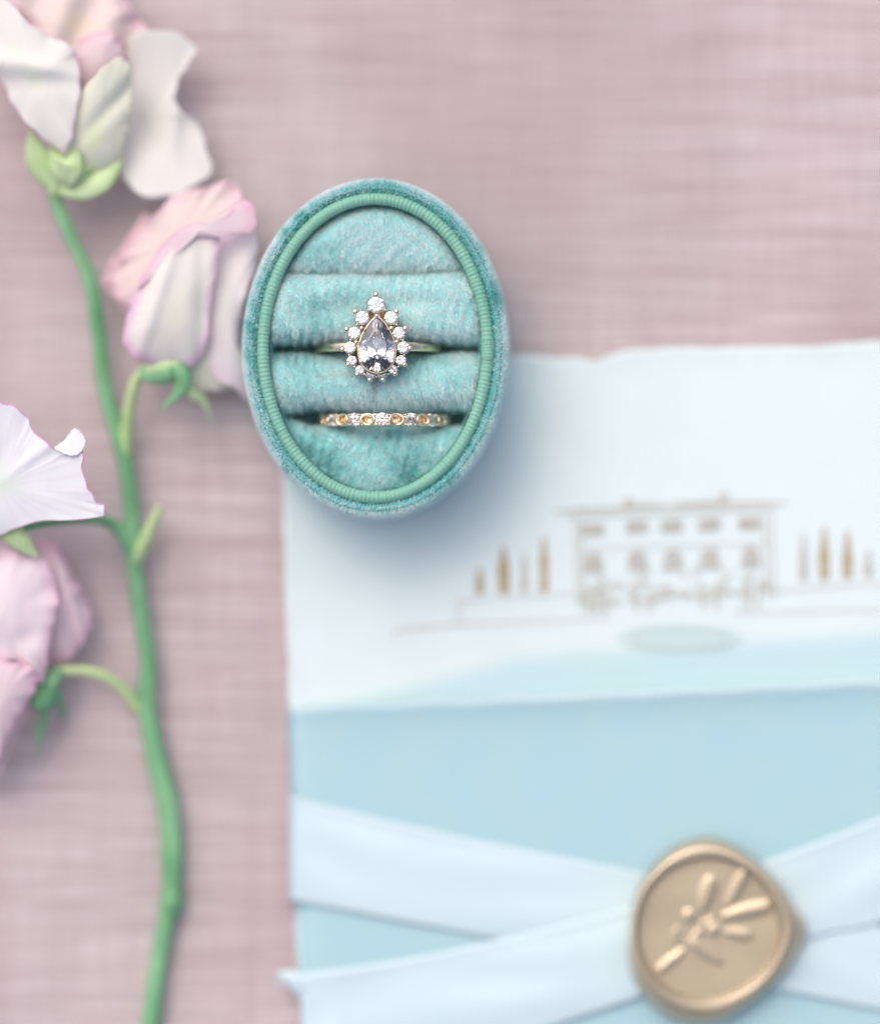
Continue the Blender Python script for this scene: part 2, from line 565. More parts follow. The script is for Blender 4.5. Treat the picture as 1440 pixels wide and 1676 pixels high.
def build_wrap():
    nu, nv = 150, 90
    s = np.linspace(0, 1, nu)
    topx = 470 + s * 1305
    topy = lerp_pts(topx, [(470, 1159), (640, 1152), (900, 1140), (1200, 1126), (1440, 1114), (1775, 1098)])
    V = []; ts = np.linspace(0, 1, nv)
    PX = np.zeros((nu, nv)); PY = np.zeros((nu, nv))
    for j, t in enumerate(ts):
        PX[:, j] = topx + t * 40 + (1 - s) ** 40 * 1.5 * math.sin(j * .9)
        PY[:, j] = topy + t * 860 + (1 - t) ** 30 * 1.5 * np.sin(s * 60)
    TT = np.tile(ts, (nu, 1)); SS = np.tile(s[:, None], (1, nv))
    Z = .34 + .012 * wob(PX, PY, 61, .006, 2) + .11 * np.exp(-TT * 40) * (1 - .5 * np.exp(-SS * 8)) - .20 * np.exp(-SS * 120)
    V = Wn(np.stack([PX, PY, Z], -1).reshape(-1, 3))
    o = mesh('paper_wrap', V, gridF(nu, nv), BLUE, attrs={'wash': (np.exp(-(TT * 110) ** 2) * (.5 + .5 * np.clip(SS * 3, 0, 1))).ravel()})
    sm = o.modifiers.new('thick', 'SOLIDIFY'); sm.thickness = .05; sm.offset = -1
    o['label'] = 'pale blue handmade paper wrapped round the lower part of the invitation card'
    o['category'] = 'paper wrap'
build_wrap()

# ------------------------------------------------------------------ ribbon
rib = root('ribbon', 'pale blue satin ribbon crossed over the blue paper beneath the wax seal', 'ribbon', (0, -7, .4))
def strand(up, lo, zbase, seed, label, curl):
    n, m = 160, 26
    U = catmull(up, n); L = catmull(lo, n)
    t = np.linspace(0, 1, m)
    P = U[:, None, :] * (1 - t)[None, :, None] + L[:, None, :] * t[None, :, None]
    s = np.linspace(0, 1, n)[:, None] * np.ones((1, m)); tt = np.ones((n, 1)) * t[None, :]
    z = zbase + .03 * np.sin(PI * tt) + .030 * wob(s * 9, tt * 1.2, seed, 1.4, 2) + .010 * np.sin(tt * 11 + 2 * np.sin(s * 9 + seed)) * (.4 + .6 * np.sin(s * 13 + seed) ** 2) + .02 * np.exp(-((tt - .03) / .04) ** 2)
    z += curl(s, tt)
    V = Wn(np.concatenate([P.reshape(-1, 2), z.reshape(-1, 1)], 1))
    o = mesh('ribbon_strand', V, gridF(n, m), RIBBON)
    sm = o.modifiers.new('thick', 'SOLIDIFY'); sm.thickness = .012; sm.offset = -1
    o['label'] = label
    place(o, rib)
    return o
strand([(479, 1303), (490, 1306), (640, 1343), (800, 1378), (1040, 1426), (1200, 1462), (1440, 1515), (1760, 1588)],
       [(474, 1475), (490, 1477), (600, 1498), (800, 1536), (1000, 1577), (1250, 1617), (1440, 1653), (1760, 1712)],
       .385, 71, 'strand running down from the left edge under the other one',
       lambda s, t: -.36 * np.exp(-s * 60) + .05 * np.exp(-((s - .05) / .02) ** 2))
strand([(492, 1592), (520, 1590), (640, 1573), (800, 1541), (1030, 1484), (1250, 1410), (1440, 1338), (1760, 1215)],
       [(498, 1800), (520, 1795), (700, 1750), (912, 1678), (1037, 1636), (1330, 1536), (1440, 1510), (1760, 1392)],
       .42, 81, 'strand rising to the right over the other one',
       lambda s, t: -.30 * np.exp(-s * 60) + .03 * wob(s * 14, t * 2, 83, 1.5, 2) * (s > .2))
def fray():
    J = Join(); rr = random.Random(3)
    # the torn end: a small tongue of satin and loose threads
    up = [(458, 1590, .33), (478, 1588, .42), (492, 1593, .42), (500, 1596, .40)]
    lo = [(462, 1606, .30), (480, 1622, .38), (492, 1632, .40), (500, 1640, .38)]
    U = catmull(up, 14); L = catmull(lo, 14); t = np.linspace(0, 1, 7)
    P = U[:, None, :] * (1 - t)[None, :, None] + L[:, None, :] * t[None, :, None]
    P[..., 2] += .06 * np.sin(PI * t)[None, :]
    J.add(Wn(P.reshape(-1, 3)), gridF(14, 7))
    for i in range(16):
        x0, y0 = 464 + rr.uniform(-2, 10), 1592 + rr.uniform(0, 16)
        pts = [W(x0, y0, .35), W(x0 - 7, y0 + rr.uniform(-5, 4), .36), W(x0 - rr.uniform(9, 18), y0 + rr.uniform(-10, 8), .3)]
        V, F = tube(catmull(pts, 6), .006, 5)
        J.add(V, F)
    o = J.build('frayed_end', RIBBON)
    o['label'] = 'white frayed tip poking out past the card edge'
    place(o, rib)
fray()

# ------------------------------------------------------------------ wax seal
def build_seal():
    cx, cy = 1158, 1520
    ang = [0, 17, 52, 93, 137, 180, 220, 262, 308, 345]
    rad = [163, 145, 138, 150, 136, 129, 151, 160, 141, 154]
    n = 160
    th = np.linspace(0, 360, n, endpoint=False)
    A = np.array([a - 360 for a in ang] + ang + [a + 360 for a in ang]); Rr = np.array(rad * 3, float)
    # smooth periodic interpolation
    ro = np.zeros(n)
    for i, t in enumerate(th):
        k = np.searchsorted(A, t, side='right') - 1
        f = (t - A[k]) / (A[k + 1] - A[k])
        p0, p1, p2, p3 = Rr[k - 1], Rr[k], Rr[k + 1], Rr[k + 2]
        ro[i] = .5 * (2 * p1 + (-p0 + p2) * f + (2 * p0 - 5 * p1 + 4 * p2 - p3) * f * f + (-p0 + 3 * p1 - 3 * p2 + p3) * f ** 3)
    thr = np.radians(th)
    RI = 114.0
    zb = .56
    rings = []
    for q in np.linspace(0.0, .97, 70): rings.append((q * RI / 114 * RI / RI, 'in', q))
    V = []; 
    # embossed sprig: (x0,y0,x1,y1,width,height) in seal-plane pixels relative to the centre
    S = 1 / 3.789
    def c(x, y): return (x * S + 980 - cx, -(y * S + 1340 - cy))
    mot = [(c(690, 395), c(640, 560), 40, .085), (c(895, 350), c(800, 530), 32, .075), (c(1035, 545), c(780, 605), 38, .10),
           (c(560, 600), c(570, 615), 42, .09), (c(712, 690), c(722, 700), 46, .10), (c(920, 722), c(790, 705), 30, .085),
           (c(380, 935), c(520, 820), 26, .075), (c(595, 775), c(745, 885), 36, .07), (c(480, 690), c(480, 760), 18, .05),
           (c(650, 640), c(610, 780), 14, .05), (c(700, 620), c(560, 760), 16, .045)]
    def emb(x, y):
        z = np.zeros_like(x)
        for (a, b, w, h) in mot:
            ax, ay = a; bx, by = b; w = w * S
            dx, dy = bx - ax, by - ay; L2 = dx * dx + dy * dy + 1e-6
            t = np.clip(((x - ax) * dx + (y - ay) * dy) / L2, 0, 1)
            d = np.hypot(x - ax - t * dx, y - ay - t * dy); w = w * .9
            ww = w * (.55 + .75 * np.sin(PI * np.clip(t * .7 + .25, 0, 1)))
            z = np.maximum(z, h * np.clip(1 - (d / (ww * 1.25)) ** 2, 0, 1) ** 1.3 * .32)
        return z
    rows = []
    for q in np.linspace(0, 1, 90):            # stamped floor
        r = q * RI
        x = r * np.cos(thr); y = r * np.sin(thr)
        rows.append((x, y, zb + .10 + emb(x, y) + .012 * wob(x, y, 91, .03, 2) + 0 * x))
    prof = [(0.02, .02), (.05, .10), (.10, .17), (.2, .215), (.34, .235), (.5, .225), (.66, .18), (.80, .10), (.91, -.02), (.98, -.12), (1.0, -.22)]
    for q, dz in prof:
        r = RI * (1 + .02 * 0) + q * (ro - RI)
        w_ = 1 + .25 * np.sin(thr * 2 + 1.0) * (q > .1)
        x = r * np.cos(thr); y = r * np.sin(thr)
        rows.append((x, y, zb + .10 + dz * (1 if dz < 0 else w_) + .015 * wob(x, y, 92, .03, 2)))
    V = np.concatenate([np.stack([cx + x, cy - y, z], 1) for x, y, z in rows])
    o = mesh('wax_seal', Wn(V), gridF(len(rows), n, True), WAX)
    o['label'] = 'round gold beige wax seal stamped with a leafy sprig, on the crossed ribbon'
    o['category'] = 'wax seal'
build_seal()

# ------------------------------------------------------------------ ring box
ZMAP[0] = lambda z: z
BX, BY, _ = W(614, 569, ZR)
EA, EB = 184 * K, 245 * K
box = root('ring_box', 'oval mint teal velvet ring box with ribbed piping standing on the card corner', 'ring box', (BX, BY, .2))

def ell(t, o, a=EA, b=EB):
    """ellipse point pushed out along the normal by o"""
    x, y = a * np.cos(t), b * np.sin(t)
    nx, ny = b * np.cos(t), a * np.sin(t); L = np.hypot(nx, ny)
    # a touch squarer than a true ellipse
    return x + o * nx / L, y + o * ny / L

def even_t(n):
    t = np.linspace(0, 2 * PI, 4001)
    x, y = ell(t, 0); s = np.concatenate([[0], np.cumsum(np.hypot(np.diff(x), np.diff(y)))])
    return np.interp(np.linspace(0, s[-1], n, endpoint=False), s, t), s[-1]

def hair_mesh(name, P, N, lay, length, width, parent, seed, mat=PILE, base=0.0, bend=.5):
    """short pile fibres: each a bent sliver with a root quad and a tip"""
    r = np.random.default_rng(seed); n = len(P)
    d0 = N + .35 * lay + .22 * r.normal(size=(n, 3)); d0 /= np.linalg.norm(d0, axis=1)[:, None]
    d1 = N * (1 - bend) + lay * (.5 + bend) + .30 * r.normal(size=(n, 3)); d1 /= np.linalg.norm(d1, axis=1)[:, None]
    L = length * r.uniform(.6, 1.15, (n, 1))
    s = r.normal(size=(n, 3)); s -= d0 * np.sum(s * d0, 1)[:, None]; s /= np.linalg.norm(s, axis=1)[:, None]
    w = width * r.uniform(.6, 1.3, n)[:, None]
    A = P - s * w - N * .01; B = P + s * w - N * .01
    Mm = P + d0 * L * .5
    C = Mm + s * w * .8; Dm = Mm - s * w * .8
    T = Mm + d1 * L * .5
    V = np.stack([A, B, C, Dm, T], 1).reshape(-1, 3)
    i = np.arange(n)[:, None] * 5
    F = np.concatenate([i + [0, 1, 2], i + [0, 2, 3], i + [3, 2, 4]])
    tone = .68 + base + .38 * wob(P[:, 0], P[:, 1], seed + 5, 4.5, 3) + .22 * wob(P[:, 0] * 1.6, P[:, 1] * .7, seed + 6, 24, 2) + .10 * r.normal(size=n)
    return mesh(name, V, F.astype(np.int32), mat, parent, smooth=False, attrs={'pile_tone': np.clip(tone[:, None] + np.array([-.30, -.30, .02, .02, .30])[None], 0, 1).ravel()}, kind='stuff')

def build_wall():
    n = 260
    t, per = even_t(n)
    prof = [(-.06, 3.2), (-.05, 3.95), (-.02, 4.08), (.03, 4.10), (.085, 4.10), (.11, 4.145), (.15, 4.195), (.20, 4.20), (.25, 4.15), (.25, 4.05), (.27, 3.85), (.28, 3.55), (.285, 3.2),
            (.285, 2.95), (.28, 2.75), (.27, 2.6), (.26, 2.48), (.24, 2.38), (.20, 2.31), (.1, 2.3), (-.6, 2.3)]
    rows = []
    for o, z in prof:
        x, y = ell(t, o)
        x = x + .012 * (z < 4.1) * wob(t * 3, t * 0 + z, 7, 1.3, 2)
        rows.append(np.stack([x, y, np.full(n, z - .2)], 1))
    V = np.concatenate(rows)
    wall = mesh('wall', V, gridF(len(prof), n, True, flip=True), SEAM, box)
    # pile over the outside
    P = np.array(prof[4:18]); seg = np.hypot(*np.diff(P, axis=0).T)
    cnt = 170000
    r = np.random.default_rng(5)
    # more of it near the rim, where it is in focus
    cs = np.concatenate([[0], np.cumsum(seg)])
    dens = np.array([.0, .6, 3, 3.2, 3, 3, 2.6, 2, 1.2, .7, .5, .4, .3])
    pr = seg * dens; pr /= pr.sum()
    k = r.choice(len(seg), cnt, p=pr); f = r.uniform(size=cnt)
    o = P[k, 0] * (1 - f) + P[k + 1, 0] * f; z = P[k, 1] * (1 - f) + P[k + 1, 1] * f
    tt = np.interp(r.uniform(0, n, cnt), np.arange(n + 1), np.append(t, 2 * PI))
    x, y = ell(tt, o)
    nx, ny = EB * np.cos(tt), EA * np.sin(tt); Ln = np.hypot(nx, ny); nx /= Ln; ny /= Ln
    do = P[k + 1, 0] - P[k, 0]; dz = P[k + 1, 1] - P[k, 1]; L = np.hypot(do, dz)
    no, nz = -dz / L, do / L
    no = np.where(k == 0, no, no)
    Nn = np.stack([nx * no, ny * no, nz], 1)
    lay = np.stack([-ny * .25 + nx * .25 * wob(tt * 6, z, 3, 1.5, 2), nx * .25, -.35 * np.ones(cnt)], 1)
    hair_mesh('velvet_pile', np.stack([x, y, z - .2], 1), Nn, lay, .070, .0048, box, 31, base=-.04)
build_wall()

def build_piping():
    ribs = 200; per = 8
    n = ribs * per
    t, _ = even_t(n)
    ph = np.arange(n) * 2 * PI / per + 1.1 * wob(t * 20, t * 0, 15, 1.2, 3)
    jit = 1 + .03 * wob(t * 8, t * 0, 12, 3, 2) + .03 * wob(t * 60, t * 0, 14, 1.5, 2)
    rad = .091 * (1 + .12 * (np.abs(np.sin(ph / 2)) ** .55 - .75)) * jit
    x, y = ell(t, 0)
    z = 4.155 + .012 * wob(t * 3, t * 0, 13, 1.2, 2)
    P = np.stack([x, y, z - .2 + 0 * x], 1)
    V, F = tube(P, rad, 18, closed=True, flat=.95)
    # ribs lean slightly, as on a twisted cord
    mesh('piping', V, F, PIPE, box)
    # overlap where the cord is joined, on the right-hand side
    t0 = math.asin((569 - 556) / 245.)
    tt = np.linspace(t0 - .135, t0 + .01, 60)
    x, y = ell(tt, .004)
    lab = np.linspace(0, 1, 60)
    rd = .096 + .006 * lab + .006 * np.abs(np.sin(np.arange(60) * PI / 8))
    rd[-4:] = (.115, .118, .114, .097)
    rd[:12] = np.linspace(.090, .103, 12)
    V, F = tube(np.stack([x, y, np.full(60, 4.157 - .2)], 1), rd, 18, flat=.95)
    o = mesh('piping_joint', V, F, PIPE, box)
    o['label'] = 'overlapping seam of the cord'
build_piping()

RA, RB = 173 * K, 234 * K           # inside of the rim
yb = lambda py: (569 - py) * K      # box-local y of a photograph row
def roll_bounds(i, x):
    """upper and lower limit (box-local y) of a cushion roll at x"""
    X = x / K
    gap2 = 9.5 + 3.5 * np.exp(-((np.abs(X - 3) - 95) / 60) ** 2)
    gap3 = 7.0 + 10.0 * np.exp(-((np.abs(X - 14) - 118) / 26) ** 2) + 8 * (np.abs(X - 14) < 118) * np.clip((118 - np.abs(X - 14)) / 30, 0, 1)
    s1 = 442 + 3 * np.cos(X / 90) - X * .012
    s2 = 566.5 + 0 * X
    s3 = 686 - 2 - 5 * np.clip(np.abs(X) / 150, 0, 1) ** 3 + X * .012
    if i == 0: return yb(300 + 0 * X), yb(s1 - 1.5)
    if i == 1: return yb(s1 + 1.5), yb(s2 - gap2)
    if i == 2: return yb(s2 + gap2), yb(s3 - gap3)
    return yb(s3 + gap3), yb(840 + 0 * X)

def roll_height(i, x, y):
    top, bot = roll_bounds(i, x)
    q = np.sqrt((x / RA) ** 2 + (y / RB) ** 2)
    g = np.sqrt((x / RA ** 2) ** 2 + (y / RB ** 2) ** 2) / np.maximum(q, 1e-6)
    de = (1 - q) / np.maximum(g, 1e-6)
    def f(d, Rr, h):
        u = np.clip(1 - d / Rr, 0, 1)
        v = 1 - np.sqrt(np.clip(1 - u * u, 0, 1))
        return h * v + np.where(d < 0, -d * 9, 0)
    zt = [4.10, 4.15, 4.10, 4.04][i]
    z = zt - f(top - y, [.3, .36, .42, .30][i], [.3, .30, .42, .32][i]) - f(y - bot, [.30, .24, .30, .3][i], [.26, .34, .36, .3][i])
    z = z - f(de, [.22, .16, .16, .34][i], [.24, .14, .14, .26][i])
    z = z + .030 * wob(x, y * 1.2, 100 + i, 3.0, 3)
    if i == 2:   # crease below the ring head, dents beside it
        z -= .10 * np.exp(-((x - 0 * K) / .075) ** 2) * np.clip((y - yb(680)) / .5, 0, 1) * np.exp(-((y - yb(645)) / .35) ** 2)
        z -= .07 * np.exp(-((x + 70 * K) / .45) ** 2 - ((y - yb(612)) / .12) ** 2)
        z += .05 * np.exp(-((x - 90 * K) / .35) ** 2 - ((y - yb(640)) / .15) ** 2)
    if i == 1:
        z -= .06 * np.exp(-((x - 55 * K) / .5) ** 2 - ((y - yb(490)) / .12) ** 2)
        z -= .05 * np.exp(-((x + 50 * K) / .3) ** 2 - ((y - yb(500)) / .14) ** 2)
    if i == 3:
        z -= .05 * np.exp(-((x + 95 * K) / .14) ** 2 - ((y - yb(712)) / .16) ** 2)
        z -= .05 * np.exp(-((x - 100 * K) / .14) ** 2 - ((y - yb(712)) / .16) ** 2)
    inside = (top - y > -.05) & (y - bot > -.05) & (de > -.05)
    return np.maximum(z, 3.3), inside, de

def build_roll(i):
    st = .016
    tb = [(1.9, 2.4), (1.7, 1.3), (1.7, .2), (1.7, -.95)]
    ys = {0: (yb(452), yb(325)), 1: (yb(576), yb(432)), 2: (yb(698), yb(556)), 3: (yb(815), yb(675))}[i]
    gx = np.arange(-RA - .06, RA + .06, st); gy = np.arange(ys[0], ys[1], st)
    X, Y = np.meshgrid(gx, gy, indexing='ij')
    Z, ins, de = roll_height(i, X, Y)
    nu, nv = X.shape
    F = gridF(nu, nv, flip=True)
    m = ins.ravel()
    F = F[m[F].all(1)]
    V = np.stack([X, Y, Z - .2], -1).reshape(-1, 3)
    used = np.unique(F); mp = -np.ones(len(V), int); mp[used] = np.arange(len(used))
    # rest the root of the roll at its own middle
    roll = mesh('cushion_roll', V[used], mp[F].astype(np.int32), BACK, box)
    # pile
    r = np.random.default_rng(200 + i)
    area = (gx[-1] - gx[0]) * (ys[1] - ys[0])
    n = int(area * 19000)
    x = r.uniform(gx[0], gx[-1], n); y = r.uniform(ys[0], ys[1], n)
    z, ins, de = roll_height(i, x, y)
    e = .01
    zx = (roll_height(i, x + e, y)[0] - roll_height(i, x - e, y)[0]) / (2 * e)
    zy = (roll_height(i, x, y + e)[0] - roll_height(i, x, y - e)[0]) / (2 * e)
    sl = np.sqrt(1 + zx * zx + zy * zy)
    keep = ins & (r.uniform(size=n) < np.minimum(sl, 3) / 3 * 1.6) & (z > 3.45)
    x, y, z, zx, zy, sl = [q[keep] for q in (x, y, z, zx, zy, sl)]
    N = np.stack([-zx, -zy, np.ones_like(zx)], 1) / sl[:, None]
    a = wob(x, y, 300 + i, 3.2, 3); b = wob(x, y, 400 + i, 4.5, 3); c = wob(x, y, 500 + i, 16, 2)
    c2 = wob(x, y * .6, 550 + i, 48, 2); c3 = wob(x, y * .6, 560 + i, 52, 2)
    mag = [1.15, 1.1, .95, .40][i] + [.7, 1.2, 1.3, .9][i] * b + .35 * c + .55 * c2
    lay = np.stack([.45 * a * mag + .25 * c + .55 * c3, -(.75 + .35 * a) * mag, 0 * a], 1)
    hair_mesh('velvet_pile', np.stack([x, y, z - .2], 1), N, lay, .074 * (1 + .35 * c2)[:, None], .0048, roll, 600 + i, base=[.24, .22, .14, -.10][i])  # base paints the light and shade of the pile into each roll's tone
for i in range(4): build_roll(i)

def build_lining():
    n = 120; t = np.linspace(0, 2 * PI, n, endpoint=False)
    rows = []
    for o, z in ((-.1, 4.05), (-.12, 3.5), (-.15, 3.0), (-.5, 2.9), (-1.2, 2.9)):
        x, y = ell(t, o); rows.append(np.stack([x, y, np.full(n, z - .2)], 1))
    mesh('lining', np.concatenate(rows), gridF(len(rows), n, True), BACK, box)
build_lining()
for ch in box.children: ch.location.z -= BASE
box.location.z += BASE

# ------------------------------------------------------------------ diamonds
def brilliant(n, outline, table=.56, ch=.30, pd=.80, gt=.04, star=.79, spine=None):
    """a faceted brilliant of n mains; outline(t) gives the girdle on 2n points"""
    V = []; F = []
    O = [np.array(outline(k / (2 * n))) for k in range(2 * n)]
    c = np.mean(O, 0)
    for k in range(n): p = c + (O[2 * k] - c) * table; V.append((*p, ch))                       # 0..n-1 table
    for k in range(n): p = c + (O[2 * k + 1] - c) * star; V.append((*p, ch * .58))              # n..2n-1
    for k in range(2 * n): V.append((*O[k], gt))                                                # 2n..4n-1
    for k in range(2 * n): V.append((*O[k], -gt))                                               # 4n..6n-1
    for k in range(n):
        cc = c if spine is None else np.array([0, min(max(O[2 * k + 1][1], spine[0]), spine[1])])
        p = cc + (O[2 * k + 1] - cc) * .30
        dd = np.hypot(*(O[2 * k + 1] - cc))
        V.append((*p, -gt - (pd * .74 if spine is None else dd * .7 * .90)))       # 6n..7n-1
    if spine is None: V.append((*c, -pd - gt))
    else:
        for e in spine:
            ds = [np.hypot(*(O[2 * k + 1] - np.array([0, e]))) for k in range(n) if abs(np.clip(O[2 * k + 1][1], *spine) - e) < 1e-6 or abs(O[2 * k + 1][1] - e) < .06]
            V.append((0, e, -gt - .92 * float(np.mean(ds))))
    tb, st, g1, g2, pv, cu = 0, n, 2 * n, 4 * n, 6 * n, 7 * n
    F.append([tb + k for k in range(n)])
    for k in range(n):
        k1 = (k + 1) % n; a = 2 * k; b = 2 * k + 1; d = (2 * k + 2) % (2 * n)
        F.append([tb + k, st + k, tb + k1])
        F.append([st + k, g1 + b, g1 + d]); F.append([st + k, g1 + a, g1 + b])
        F.append([tb + k1, st + k, g1 + d]); F.append([tb + k, g1 + a, st + k])
        F.append([g1 + a, g2 + a, g2 + b, g1 + b]); F.append([g1 + b, g2 + b, g2 + d, g1 + d])
        F.append([g2 + a, pv + k, g2 + b]); F.append([g2 + b, pv + k, g2 + d])
        kp = (k - 1) % n
        F.append([g2 + a, pv + kp, pv + k])
        if spine is None: F.append([pv + k, cu, pv + k1])
        else:
            near = lambda q: int(abs(V[pv + q][1] - spine[1]) < abs(V[pv + q][1] - spine[0]))
            e0, e1 = near(k), near(k1)
            if e0 == e1: F.append([pv + k, cu + e0, pv + k1])
            else: F.append([pv + k, cu + e0, cu + e1]); F.append([pv + k, cu + e1, pv + k1])
    return V, F

def fix_normals(o):
    import bmesh
    bm = bmesh.new(); bm.from_mesh(o.data); bmesh.ops.recalc_face_normals(bm, faces=bm.faces[:]); bm.to_mesh(o.data); bm.free()

def circ(t): return (math.cos(2 * PI * t), math.sin(2 * PI * t))
_bv, _bf = brilliant(8, circ, table=.50, ch=.33, pd=.86)
_tmp = mesh('round_diamond_source', _bv, _bf, DIAM, smooth=False); fix_normals(_tmp)
ROUND = _tmp.data; bpy.data.objects.remove(_tmp)

def gem(name, loc, r, parent, rot=(0, 0, 0)):
    o = bpy.data.objects.new(name, ROUND); col.objects.link(o)
    o.parent = parent; o.location = loc; o.scale = (r, r, r); o.rotation_euler = rot
    return o

# ------------------------------------------------------------------ engagement ring
HX, HY, _ = W(617, 566, 4.5)
eng = root('engagement_ring', 'gold ring with a pear shaped diamond in a pointed halo, in the middle slot', 'ring', (HX, HY, 3.3))
def L(px, py, z):          # photograph position at height z, relative to the ring's root
    s = K * (H - z) / D
    return ((px - 720) * s - HX, (838 - py) * s - HY, z - 3.3)

def build_eng():
    # shank
    n = 120; a = np.linspace(R(15), R(345), n)      # the shank stops at the head on either side
    rr_ = .93
    P = np.stack([rr_ * np.sin(a), 0 * a, rr_ * np.cos(a) + .05], 1)
    sec = 14; V = []
    for k in range(n):
        s_top = (1 + math.cos(a[k])) / 2
        wy = .062 + .022 * (1 - abs(math.sin(a[k]))) ** 2; wr = .055
        for j in range(sec):
            b = 2 * PI * j / sec
            cb, sb_ = math.cos(b), math.sin(b)
            rr2 = rr_ + wr * math.copysign(abs(cb) ** .5, cb)
            V.append((rr2 * math.sin(a[k]), wy * math.copysign(abs(sb_) ** .8, sb_), rr2 * math.cos(a[k]) + .12))
    F = [list(range(sec)), [(n - 1) * sec + j for j in range(sec)]]
    for k in range(n - 1):
        for j in range(sec):
            F.append([k * sec + j, (k + 1) * sec + j, (k + 1) * sec + (j + 1) % sec, k * sec + (j + 1) % sec])
    sh = mesh('band', V, F, mat_gold('satin_gold', (1.0, .78, .50), .22), eng); fix_normals(sh)
    # pear diamond
    cx, cy = 617, 564
    def pear(t):
        q = 2 * PI * t
        return (.034 * 0 + .36 * math.sin(q) * abs(math.sin(q / 2)) ** .62 * .865, .395 * math.cos(q))
    def pear_s(t): x, y = pear(t); return (-x, y)
    V, F = brilliant(16, pear_s, table=.53, ch=.082, pd=.245, gt=.012, star=.78, spine=(-.13, .13))
    # the points of the pavilion meet under the widest part
    V = [list(v) for v in V]
    g = mesh('center_diamond', V, F, mat_diamond((.99, .99, .99, 1)), eng, smooth=False); fix_normals(g)
    g.location = L(cx, cy, 4.53)
    # halo
    halo = [(616, 499.5, 14.6), (593.3, 520.5, 12), (640.3, 520.5, 12), (580, 545.5, 11.2), (653.3, 545.5, 11.2), (573, 569, 10.6), (660, 569, 10.6),
            (576, 590.5, 8.8), (656.3, 590, 8.8), (589.3, 605.5, 8.0), (643, 605, 8.0), (606.7, 613.3, 8.0), (625.6, 613.3, 8.0)]
    for k, (x, y, r) in enumerate(halo):
        z = 4.50 - .0022 * math.hypot(x - 617, y - 566)
        ang = math.atan2(566 - y, x - 617)
        gem('halo_diamond', L(x, y, z), r * K * .93, eng, (0, 0, random.uniform(0, .7)))
    # basket: gallery rail under the halo, little cups under every stone, bezel line round the pear
    J = Join()
    for x, y, r in halo:
        z = 4.50 - .0022 * math.hypot(x - 617, y - 566)
        c_ = L(x, y, z)
        t = np.linspace(0, 2 * PI, 18, endpoint=False)
        rows = []
        for q, dz in ((.95, -.012), (1.04, -.02), (1.03, -.05), (.70, -.13), (.45, -.16)):
            rows.append(np.stack([c_[0] + r * K * q * np.cos(t), c_[1] + r * K * q * np.sin(t), np.full(18, c_[2] + dz)], 1))
        J.add(np.concatenate(rows), gridF(5, 18, True, flip=True))
        q, dz = .98, -.06
        J.add(np.concatenate([np.stack([c_[0] + r * K * q2 * np.cos(t), c_[1] + r * K * q2 * np.sin(t), np.full(18, c_[2] + d2)], 1) for q2, d2 in ((.95, -.012), (.88, -.06), (.4, -.17), (.02, -.18))]), gridF(4, 18, True))
    t = np.linspace(0, 1, 60, endpoint=False)
    c_ = L(cx, cy, 4.50)
    pts = np.array([(c_[0] + pear_s(u)[0] * 1.05, c_[1] + pear_s(u)[1] * 1.05, c_[2] - .02) for u in t])
    V, F = tube(pts, .014, 8, closed=True); J.add(V, F)
    pts2 = np.array([(c_[0] + pear_s(u)[0] * .75, c_[1] + pear_s(u)[1] * .75 - .02, c_[2] - .20) for u in t])
    V, F = tube(pts2, .02, 8, closed=True); J.add(V, F)
    b0 = J; J = Join(); rows = []
    for q, z in ((1.06, -.03), (.9, -.12), (.7, -.22), (.35, -.30)):
        rows.append(np.array([(c_[0] + pear_s(u)[0] * q, c_[1] + pear_s(u)[1] * q - .03, c_[2] + z) for u in t]))
    J.add(np.concatenate(rows), gridF(4, 60, True))
    J.build('gallery', mat_gold('white_gold', (.93, .92, .90), .25), eng); J = b0
    # gold plate joining the cups below the halo
    loop = [halo[0]] + [halo[k] for k in (2, 4, 6, 8, 10, 12, 11, 9, 7, 5, 3, 1)]
    lp = catmull([L(x + (617 - x) * .06, y + (566 - y) * .06, 4.385 - .0018 * math.hypot(x - 617, y - 566)) for x, y, r in loop], 72, True)
    ci = np.array([0, (566 - 572) * K, 0])
    J.add(np.concatenate([lp, lp * [1, 1, 1] - [0, 0, .05], (lp - ci) * [.72, .72, 1] + ci - [0, 0, .09]]), gridF(3, 72, True))
    b = J.build('setting', GOLD, eng)
    # claws
    outer = [(615.5, 482), (581.7, 510), (649.2, 510), (567.8, 539), (663, 538), (560.7, 571.5), (671, 570), (570, 596.7), (662, 596.7), (585, 612.5), (646.5, 611.5), (605.5, 621.6), (626.7, 621.4)]
    inner = [(616.7, 517), (592, 537), (640.5, 537), (583, 560), (649.6, 559.5), (591, 592), (642, 592)]
    loop2 = loop + [loop[0]]
    for (xa, ya, ra), (xb, yb_, rb) in zip(loop2[:-1], loop2[1:]):
        mx, my = (xa * rb + xb * ra) / (ra + rb), (ya * rb + yb_ * ra) / (ra + rb)
        mx += (mx - 617) * .07; my += (my - 566) * .07
        V, F = ball((0, 0, 0), .019, n=10, m=6)
        o = mesh('bead', V, F, GOLD, eng); o.location = L(mx, my, 4.50 - .0020 * math.hypot(mx - 617, my - 566))
